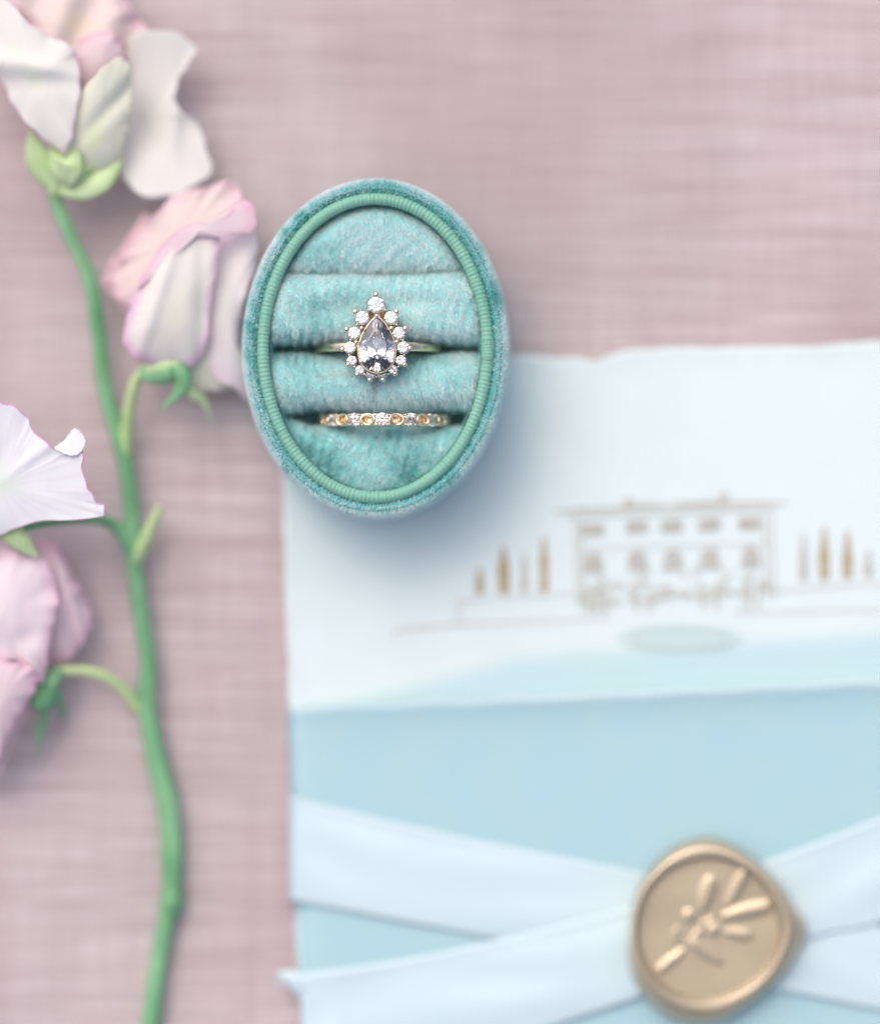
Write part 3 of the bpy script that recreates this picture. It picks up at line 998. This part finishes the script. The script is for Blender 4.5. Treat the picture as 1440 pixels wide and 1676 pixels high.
    for k, (x, y) in enumerate(outer + inner):
        z = (4.50 if k < 13 else 4.545) - .0018 * math.hypot(x - 617, y - 566) * (k < 13)
        J = Join()
        c_ = L(x, y, z); r = (.040 if k < 13 else .034) * (1.12 if k < 5 else 1)
        V, F = ball((0, 0, .012), r, 1, 1, .85, 12, 7); J.add(V, F)
        dx, dy = (617 - x), -(566 - y); dd = math.hypot(dx, dy); dx /= dd; dy /= dd
        inn = .05 if k < 13 else .0
        V, F = tube([(0, 0, .0), (dx * inn * .4, dy * inn * .4, -.08), (dx * inn, dy * inn, -.17)], [r * .85, r * .7, r * .6], 8); J.add(V, F)
        o = J.build('claw', GOLD, eng); o.location = c_
build_eng()

# ------------------------------------------------------------------ wedding band
BX2, BY2, _ = W(628, 687, 4.2)
wed = root('wedding_band', 'gold band of small diamonds and open oval links, in the lower slot', 'ring', (BX2, BY2, 3.43))
def build_wed():
    Rr = .93; N = 14
    import bmesh
    # link mesh (shared): an oval loop with an inner bead, lying in the xy plane, z outwards
    t = np.linspace(0, 2 * PI, 28, endpoint=False)
    J = Join()
    V, F = tube(np.stack([.104 * np.cos(t), .078 * np.sin(t), .02 + .012 * np.cos(2 * t)], 1), .021, 9, closed=True); J.add(V, F)
    V, F = ball((.045, 0, -.015), .022, n=10, m=6); J.add(V, F)
    V, F = ball((-.045, 0, -.03), .02, n=10, m=6); J.add(V, F)
    o = J.build('oval_link_source', GOLD); link = o.data; bpy.data.objects.remove(o)
    J = Join()
    for sx in (-1, 1):
        for sy in (-1, 1):
            V, F = tube([(sx * .058, sy * .062, -.09), (sx * .075, sy * .075, -.02), (sx * .078, sy * .074, .022)], [.016, .018, .016], 8); J.add(V, F)
            V, F = ball((sx * .077, sy * .073, .028), .0175, n=10, m=6); J.add(V, F)
    t = np.linspace(0, 2 * PI, 24, endpoint=False)
    V, F = tube(np.stack([.085 * np.cos(t), .085 * np.sin(t), 0 * t - .03], 1), .014, 7, closed=True); J.add(V, F)
    o = J.build('diamond_seat_source', GOLD); seat = o.data; bpy.data.objects.remove(o)
    for k in range(N):
        a = R(-1.2) + 2 * PI * k / N
        b = a + PI / N
        for (nm, me, ang, rad, sc) in (('oval_link', link, b, Rr, 1), ('diamond_seat', seat, a, Rr, 1)):
            q = bpy.data.objects.new(nm, me); col.objects.link(q); q.parent = wed
            q.location = (rad * math.sin(ang), 0, rad * math.cos(ang)); q.rotation_euler = (0, ang, 0)
        gem('diamond', ((Rr + .015) * math.sin(a), 0, (Rr + .015) * math.cos(a)), .101, wed, (0, a, 0))
    # inner shank
    V = []; F = []
    n = 120
    sec = [(-.07, .875), (-.085, .90), (-.07, .915), (.07, .915), (.085, .90), (.07, .875)]
    sec = [(-.045, .86), (-.082, .865), (-.088, .895), (-.075, .92), (-.058, .90), (-.045, .88), (.045, .88), (.058, .90), (.075, .92), (.088, .895), (.082, .865), (.045, .86)]
    m = len(sec)
    for k in range(n):
        a = 2 * PI * k / n
        for y, r in sec: V.append((r * math.sin(a), y, r * math.cos(a)))
    for k in range(n):
        for j in range(m): F.append([k * m + j, ((k + 1) % n) * m + j, ((k + 1) % n) * m + (j + 1) % m, k * m + (j + 1) % m])
    o = mesh('inner_band', V, F, GOLD, wed); fix_normals(o)
build_wed()

# ------------------------------------------------------------------ sweet pea sprig
ZMAP[0] = lambda z: BASE + .50 * z
pea = root('sweet_pea_sprig', 'sweet pea sprig with four white and pink blossoms, lying beside the ring box', 'flower sprig', (*W(250, 1000, 0)[:2], 0))

def petal(outline, base, mat, name='petal', bulge=0.0, ruffle=.05, freq=9, parent=None, seed=0, n=110, rings=30, fold=None, thick=.010, tilt=None):
    O = catmull(outline, n, True)
    b = np.asarray(base, float)
    s = np.linspace(0.0, 1, rings) ** .85
    th = np.linspace(0, 2 * PI, n, endpoint=False)
    P = b[None, None, :] + s[:, None, None] * (O[None] - b[None, None])
    r = np.random.default_rng(seed)
    ph = r.uniform(0, 6.28, 4)
    ruf = (np.sin(freq * th + ph[0]) + .6 * np.sin((freq * 1.7) // 1 * th + ph[1]) + .35 * np.sin(3 * th + ph[2]))
    q = lambda p: np.stack([np.ones(len(p)), p[:, 0] / 100, p[:, 1] / 100, (p[:, 0] / 100) ** 2, p[:, 0] * p[:, 1] / 1e4, (p[:, 1] / 100) ** 2], 1)
    A_ = np.concatenate([O, np.repeat(b[None], n // 6, 0)])
    cf = np.linalg.lstsq(q(A_), A_[:, 2], rcond=None)[0]
    fit = (q(P.reshape(-1, 3)) @ cf).reshape(P.shape[:2])
    dz = O[:, 2] - q(O) @ cf
    P[..., 2] = fit + (s ** 5)[:, None] * dz[None]
    P[..., 2] += bulge * (1 - s ** 2)[:, None] + ruffle * .75 * (s ** 4)[:, None] * ruf[None]
    P[..., 2] += .011 * wob(P[..., 0] / 10, P[..., 1] / 16, seed + 900, 1.1, 3) * np.clip(s * 4, 0, 1)[:, None]
    if fold is not None: P[..., 2] += .65 * fold(P[..., 0], P[..., 1])
    # slight outline irregularity
    k = (s ** 6)[:, None]
    jt = 1.2 * min(1, np.ptp(O[:, 0]) / 120)
    P[..., 0] += k * jt * np.sin(17 * th + ph[3])[None]; P[..., 1] += k * jt * np.cos(13 * th + ph[0])[None]
    V = Wn(P.reshape(-1, 3))
    rad = np.repeat(s, n)
    vein = np.tile((np.abs(np.sin(th * 14 + .6 * np.sin(5 * th))) ** 6), rings) * np.clip(rad * 3, 0, 1)
    o = mesh(name, V, gridF(rings, n, True, flip=False), mat, attrs={'rad': rad, 'vein': vein})
    sm = o.modifiers.new('thick', 'SOLIDIFY'); sm.thickness = thick; sm.offset = 0
    if parent is not None:
        o.parent = parent
        o.location = -Vector(parent.matrix_parent_inverse.translation) - (Vector(parent.location) + (parent.parent.location if parent.parent else Vector()))
    return o

def pobj(name, V, F, mat, parent=pea):
    o = mesh(name, V, F, mat)
    place(o, parent) if parent is pea else setattr(o, 'parent', parent)
    return o

def branch(name, pts, w, mat, n=60, parent=pea):
    """pts: (px, py, z); w: width in pixels along the way"""
    P = catmull(pts, n)
    ww = np.interp(np.linspace(0, 1, n), np.linspace(0, 1, len(w)), w) * K / 2 * .92
    ww = ww * (1 + .05 * wob(np.arange(n) * .2, np.zeros(n), len(pts), 1.0, 3))
    V, F = tube(Wn(P), ww, 24)
    C_ = np.repeat(Wn(P), 24, 0); Vq = V[:len(C_)]
    V[:len(C_)] = C_ + (Vq - C_) * (1 + .07 * np.cos(np.tile(np.arange(24), n) * 2 * PI / 24 * 4 + .02 * np.repeat(np.arange(n), 24)))[:, None]
    return pobj(name, V, F, mat, parent)

def sepal(pts, w, mat, parent):
    P = catmull(pts, 20); C = Wn(P)
    T = np.gradient(C, axis=0); T /= np.linalg.norm(T, axis=1)[:, None]
    S = np.cross(T, (0, 0, 1.)); S /= np.linalg.norm(S, axis=1)[:, None] + 1e-9
    u = np.linspace(0, 1, 20)
    hw = w * K / 2 * np.sin(PI * (.22 + .78 * u)) ** .8 * (1 - u ** 6)
    cols = []
    for q in np.linspace(-1, 1, 7):
        c = C + S * (q * hw)[:, None]; c[:, 2] += .12 * hw * 2 * (q * q - 1) * -1.2
        cols.append(c)
    V = np.stack(cols, 1).reshape(-1, 3)
    o = mesh('sepal', V, gridF(20, 7), mat)
    sm = o.modifiers.new('thick', 'SOLIDIFY'); sm.thickness = .03; sm.offset = 0
    o.parent = parent
    o.location = -(parent.location + pea.location)
    return o

branch('stem', [(88, 300, 1.5), (98, 345, 1.35), (122, 400, 1.2), (147, 455, 1.05), (161, 540, .9), (171, 630, .8), (192, 710, .75), (207, 765, .75), (216, 850, .75), (218, 910, .75),
                (230, 1000, .65), (242, 1085, .6), (240, 1150, .55), (254, 1235, .45), (273, 1310, .35), (281, 1390, .3), (279, 1470, .3), (262, 1560, .28), (246, 1680, .26), (232, 1800, .25), (225, 1950, .24)],
       [26, 24, 24, 25, 26, 26, 28, 29, 28, 30, 30, 30, 33, 38, 44, 42, 34, 34, 34, 34, 34], STEM, n=200)
branch('stem_node', [(284, 1452, .34), (281, 1476, .34), (276, 1496, .34)], [32, 43, 33], STEM, n=16)
branch('pedicel', [(205, 742, .8), (208, 700, .95), (215, 650, 1.3), (228, 615, 1.7), (244, 604, 1.9)], [20, 21, 20, 18, 18], PALE)
branch('pedicel', [(222, 912, .75), (206, 880, .9), (184, 858, 1.15), (150, 849, 1.6), (100, 852, 2.3), (40, 862, 3.0)], [34, 28, 22, 18, 16, 16], STEM)
branch('pedicel', [(226, 1160, .6), (208, 1134, .8), (178, 1110, 1.0), (140, 1098, 1.15), (92, 1098, 1.2)], [20, 18, 17, 17, 18], PALE)
o = branch('bract', [(222, 916, .8), (234, 892, .95), (248, 860, 1.05), (263, 830, 1.1)], [28, 26, 20, 13], PALE, n=30)

def blossom(base, label):
    """the keel of a blossom stands for it; its petals and sepals hang below it"""
    return None

# --- top blossom
def B1():
    k = petal([(113, 200, 2.6), (135, 150, 2.9), (165, 115, 3.0), (192, 95, 2.9), (212, 108, 2.7), (216, 150, 2.5), (211, 200, 2.3), (203, 228, 2.2), (195, 262, 2.0), (165, 285, 1.9), (125, 285, 1.9), (98, 262, 2.0), (100, 235, 2.3)],
              (152, 235, 2.2), P_CREAM, name='blossom', bulge=.35, ruffle=.03, freq=5, seed=1,
              fold=lambda x, y: -.32 * np.exp(-(((x - 152) * .60 + (y - 200) * .55 - 5) / 11.) ** 2) * np.clip((250 - y) / 90, 0, 1) * np.clip((y - 95) / 40, 0, 1))
    place(k, pea)
    k['label'] = 'topmost blossom, ivory white with a cream keel'
    petal([(-60, -60, 3.2), (20, 8, 3.3), (45, 35, 3.2), (75, 55, 3.0), (116, 76, 2.9), (127, 95, 2.8), (132, 140, 3.0), (126, 180, 3.0), (118, 225, 2.9), (104, 247, 2.7), (80, 232, 2.7), (48, 205, 2.8), (20, 168, 2.8), (2, 130, 2.7), (-50, 70, 2.9)],
          (60, 130, 3.0), P_WHITE, bulge=.22, ruffle=.05, freq=7, parent=k, seed=2,
          fold=lambda x, y: .28 * np.exp(-((y - 100 - .15 * x) / 16.) ** 2) - .10 * np.exp(-((y - 155 + .3 * x) / 20.) ** 2))
    petal([(214, 62, 1.7), (250, 50, 1.8), (292, 55, 1.7), (321, 80, 1.5), (306, 105, 1.5), (291, 135, 1.6), (286, 165, 1.5), (300, 184, 1.5), (326, 205, 1.4), (338, 245, 1.4), (347, 282, 1.3), (322, 303, 1.5), (285, 320, 1.6), (240, 322, 1.6), (210, 302, 1.5), (197, 272, 1.4), (198, 225, 1.3), (202, 170, 1.3), (205, 110, 1.5)],
          (246, 195, 1.45), P_GREY, bulge=-.12, ruffle=.09, freq=6, parent=k, seed=3,
          fold=lambda x, y: -.42 * np.exp(-((x - 243) / 20.) ** 2 - ((y - 222) / 40.) ** 2) + .25 * np.exp(-((x - 288) / 10.) ** 2 - ((y - 190) / 55.) ** 2))
    petal([(20, -60, 1.6), (120, -80, 1.7), (190, -30, 1.6), (214, 10, 1.5), (240, 50, 1.4), (225, 85, 1.4), (200, 105, 1.6), (150, 130, 1.8), (110, 110, 2.0), (70, 60, 2.0), (20, 10, 1.9)],
          (130, 50, 1.8), P_PEACH, bulge=.15, ruffle=.12, freq=8, parent=k, seed=4, fold=lambda x, y: .25 * np.sin((x + y * .4) / 14.))
    petal([(130, 70, 2.2), (150, 55, 2.3), (180, 52, 2.3), (198, 68, 2.2), (200, 100, 2.0), (180, 125, 1.9), (140, 140, 2.0), (128, 110, 2.1)],
          (160, 95, 2.2), P_PINK, bulge=.1, ruffle=.06, freq=5, parent=k, seed=5)
    # calyx cup and sepals
    c = Wn(catmull([(88, 318, 1.5), (96, 300, 1.55), (106, 285, 1.65), (116, 270, 1.8), (122, 255, 1.95)], 24))
    V, F = tube(c, np.interp(np.linspace(0, 1, 24), [0, .3, .6, 1], [.12, .22, .36, .40]), 18)
    pc = mesh('calyx', V, F, LIME, k); pc.location = -(k.location + pea.location)
    sepal([(96, 300, 1.7), (72, 275, 1.9), (58, 245, 2.1), (50, 212, 2.3)], 46, LIME, k)
    sepal([(100, 304, 1.8), (140, 306, 2.0), (175, 292, 2.1), (200, 262, 2.1)], 44, LIME, k)
    sepal([(100, 292, 1.9), (112, 283, 2.3), (122, 268, 2.5), (128, 240, 2.5)], 44, LIME, k)
B1()

# --- second blossom, beside the ring box
def B2():
    k = petal([(202, 548, 2.7), (214, 505, 2.8), (230, 462, 2.8), (248, 430, 2.8), (272, 400, 2.9), (298, 382, 3.0), (328, 374, 3.0), (356, 372, 2.9), (361, 395, 2.8), (356, 440, 2.8), (348, 480, 2.8), (342, 530, 2.7), (336, 570, 2.5), (316, 598, 2.3), (280, 600, 2.2), (240, 594, 2.3), (212, 578, 2.6)],
              (290, 510, 2.75), P_BLUSH, name='blossom', bulge=.3, ruffle=.06, freq=6, seed=11,
              fold=lambda x, y: .22 * np.exp(-(((x - 262) + (y - 470) * .32) / 15.) ** 2) - .12 * np.exp(-(((x - 330)) / 12.) ** 2))
    place(k, pea)
    k['label'] = 'blossom beside the ring box, cream with a pink frilled rim'
    # turned rim with the tongue at the upper right
    petal([(225, 470, 2.9), (250, 425, 3.0), (280, 385, 3.1), (320, 366, 3.2), (360, 366, 3.2), (385, 340, 3.1), (405, 328, 3.0), (420, 350, 3.0), (418, 376, 3.0), (408, 382, 3.0), (390, 370, 3.1), (368, 388, 3.1), (330, 385, 3.1), (300, 394, 3.05), (270, 420, 3.0), (240, 462, 2.9)],
          (330, 377, 3.15), P_PINK, bulge=.06, ruffle=.03, freq=7, parent=k, seed=12, thick=.03)
    petal([(188, 440, 1.4), (215, 405, 1.6), (245, 360, 1.7), (290, 318, 1.8), (330, 308, 1.8), (372, 296, 1.7), (390, 300, 1.6), (398, 330, 1.7), (410, 355, 1.8), (380, 400, 2.0), (330, 420, 2.1), (260, 470, 2.0), (215, 500, 1.7), (190, 480, 1.4)],
          (290, 395, 1.9), P_PEACH, bulge=.15, ruffle=.16, freq=9, parent=k, seed=13)
    petal([(170, 450, .9), (185, 425, 1.0), (205, 395, 1.2), (240, 350, 1.2), (262, 370, 1.2), (250, 420, 1.3), (235, 470, 1.3), (215, 520, 1.2), (190, 490, 1.0), (172, 470, .9)],
          (218, 440, 1.2), P_ROSE, bulge=.1, ruffle=.14, freq=8, parent=k, seed=14)
    petal([(350, 395, 2.2), (385, 385, 2.3), (420, 388, 2.2), (418, 430, 2.2), (402, 480, 2.2), (392, 530, 2.1), (392, 580, 1.9), (400, 620, 1.7), (405, 655, 1.6), (380, 632, 1.8), (352, 620, 1.9), (335, 560, 2.1), (340, 470, 2.3)],
          (368, 500, 2.3), mat_petal('petal_pale_lilac', (.93, .90, .84), (.93, .86, .87), (.90, .76, .82), e0=.7), bulge=.10, ruffle=.08, freq=5, parent=k, seed=15, fold=lambda x, y: -.16 * np.exp(-((x - 380) / 14.) ** 2 - ((y - 430) / 40.) ** 2))
    petal([(312, 590, 1.9), (345, 560, 2.1), (385, 565, 2.1), (398, 590, 1.9), (392, 625, 1.7), (362, 638, 1.4), (325, 636, 1.5), (305, 618, 1.7)],
          (350, 598, 1.8), P_CREAM, bulge=.12, ruffle=.04, freq=4, parent=k, seed=16)
    c = Wn(catmull([(232, 612, 1.75), (250, 612, 1.9), (268, 610, 2.0), (286, 606, 2.1)], 20))
    V, F = tube(c, np.interp(np.linspace(0, 1, 20), [0, .35, .7, 1], [.09, .165, .19, .17]), 18)
    pc = mesh('calyx', V, F, STEM, k); pc.location = -(k.location + pea.location)
    sepal([(282, 596, 2.25), (298, 612, 2.3), (294, 640, 2.1), (262, 672, 1.9)], 26, STEM, k)
    sepal([(290, 600, 2.2), (310, 640, 1.9), (332, 655, 1.6), (346, 688, 1.2)], 17, LIME, k)
    sepal([(240, 604, 2.1), (262, 598, 2.3), (290, 596, 2.3), (300, 606, 2.2)], 22, LIME, k)
B2()

# --- blossom with the sharp rim, reaching up towards the camera
def B3():
    k = petal([(-160, 600, 4.1), (-60, 640, 4.2), (0, 657, 4.3), (20, 663, 4.3), (42, 678, 4.25), (50, 692, 4.2), (54, 703, 4.15), (70, 719, 4.2), (90, 733, 4.25), (108, 741, 4.3), (128, 732, 4.35), (137, 740, 4.3), (136, 762, 4.25), (142, 790, 4.2), (150, 806, 4.15), (160, 821, 4.1), (173, 828, 4.05), (172, 842, 4.0), (162, 848, 3.95), (110, 851, 3.8), (60, 855, 3.6), (25, 865, 3.4), (-20, 880, 3.3), (-140, 860, 3.5)],
              (0, 795, 3.55), P_SHARP, name='blossom', bulge=.16, ruffle=.018, freq=11, seed=21, n=260, rings=44,
              fold=lambda x, y: .09 * np.exp(-(((x - 48) * .62 + (y - 752) * .80) / 9.) ** 2) * np.clip((x + 10) / 60, 0, 1) - .07 * np.exp(-(((x - 22) * .75 + (y - 720) * .5) / 16.) ** 2))
    place(k, pea)
    k['label'] = 'sharply focused white blossom with a thin magenta rim, at the left edge'
    # rolled lip
    petal([(90, 733, 4.28), (104, 722, 4.32), (114, 709, 4.34), (122, 701, 4.34), (131, 705, 4.34), (138, 714, 4.34), (140, 726, 4.34), (132, 741, 4.38), (119, 746, 4.42), (104, 742, 4.38)],
          (116, 728, 4.36), P_SHARP, bulge=.0, ruffle=.01, freq=5, parent=k, seed=22, n=120, rings=22)
    sepal([(2, 858, 3.1), (22, 872, 3.05), (42, 893, 2.9), (63, 913, 2.7)], 40, LIME, k)
B3()

# --- lowest blossom
def B4():
    k = petal([(-120, 860, 2.2), (-30, 900, 2.4), (10, 898, 2.5), (40, 905, 2.5), (72, 915, 2.4), (88, 945, 2.4), (95, 985, 2.4), (88, 1020, 2.3), (80, 1060, 2.2), (76, 1100, 2.1), (66, 1120, 2.1), (35, 1085, 2.4), (0, 1080, 2.5), (-60, 1090, 2.4), (-130, 1020, 2.3)],
              (10, 1000, 2.4), P_SOFT, name='blossom', bulge=.3, ruffle=.07, freq=8, seed=31,
              fold=lambda x, y: -.22 * np.exp(-((x - 45) / 18.) ** 2 - ((y - 1045) / 18.) ** 2) + .05 * np.sin(x / 17. + y / 30.))
    place(k, pea)
    k['label'] = 'lowest blossom, pink and white with crumpled petals'
    petal([(20, 880, 1.5), (60, 885, 1.6), (90, 888, 1.6), (108, 915, 1.5), (125, 955, 1.4), (145, 985, 1.2), (150, 1015, 1.2), (138, 1050, 1.2), (115, 1078, 1.1), (85, 1085, 1.2), (50, 1050, 1.5), (30, 960, 1.6)],
          (85, 990, 1.7), P_PINK, bulge=.12, ruffle=.12, freq=6, parent=k, seed=32, fold=lambda x, y: .2 * np.exp(-(((x - 118) - (y - 980) * .3) / 9.) ** 2))
    petal([(-40, 1060, 2.6), (10, 1082, 2.7), (40, 1085, 2.8), (58, 1098, 2.7), (62, 1115, 2.5), (50, 1145, 2.3), (30, 1175, 2.2), (10, 1215, 2.1), (-10, 1250, 2.0), (-60, 1240, 2.0), (-80, 1120, 2.3)],
          (0, 1140, 2.5), P_PINK, bulge=.2, ruffle=.06, freq=7, parent=k, seed=33)
    petal([(-40, 1180, 1.6), (10, 1165, 1.8), (42, 1140, 1.8), (48, 1160, 1.7), (30, 1200, 1.5), (12, 1240, 1.4), (-10, 1275, 1.3), (-60, 1270, 1.3)],
          (-5, 1200, 1.7), P_PEACH, bulge=.08, ruffle=.05, freq=5, parent=k, seed=34)
    petal([(0, 862, 2.0), (30, 868, 2.2), (40, 890, 2.3), (34, 925, 2.3), (20, 940, 2.2), (0, 930, 2.2), (-40, 900, 2.1), (-30, 870, 2.0)],
          (5, 900, 2.2), P_PINK, bulge=.1, ruffle=.06, freq=5, parent=k, seed=35)
    c = Wn(catmull([(95, 1097, 1.2), (84, 1115, 1.35), (70, 1140, 1.5), (60, 1160, 1.6)], 20))
    V, F = tube(c, np.interp(np.linspace(0, 1, 20), [0, .3, .75, 1], [.09, .15, .22, .16]), 16)
    pc = mesh('calyx', V, F, STEM, k); pc.location = -(k.location + pea.location)
    sepal([(72, 1130, 1.5), (72, 1165, 1.3), (66, 1200, .9), (62, 1240, .5)], 16, STEM, k)
    sepal([(88, 1120, 1.3), (98, 1145, 1.0), (104, 1165, .7), (100, 1185, .4)], 12, STEM, k)
    sepal([(95, 1095, 1.4), (88, 1110, 1.6), (80, 1125, 1.7), (66, 1135, 1.75)], 22, STEM, k)
B4()
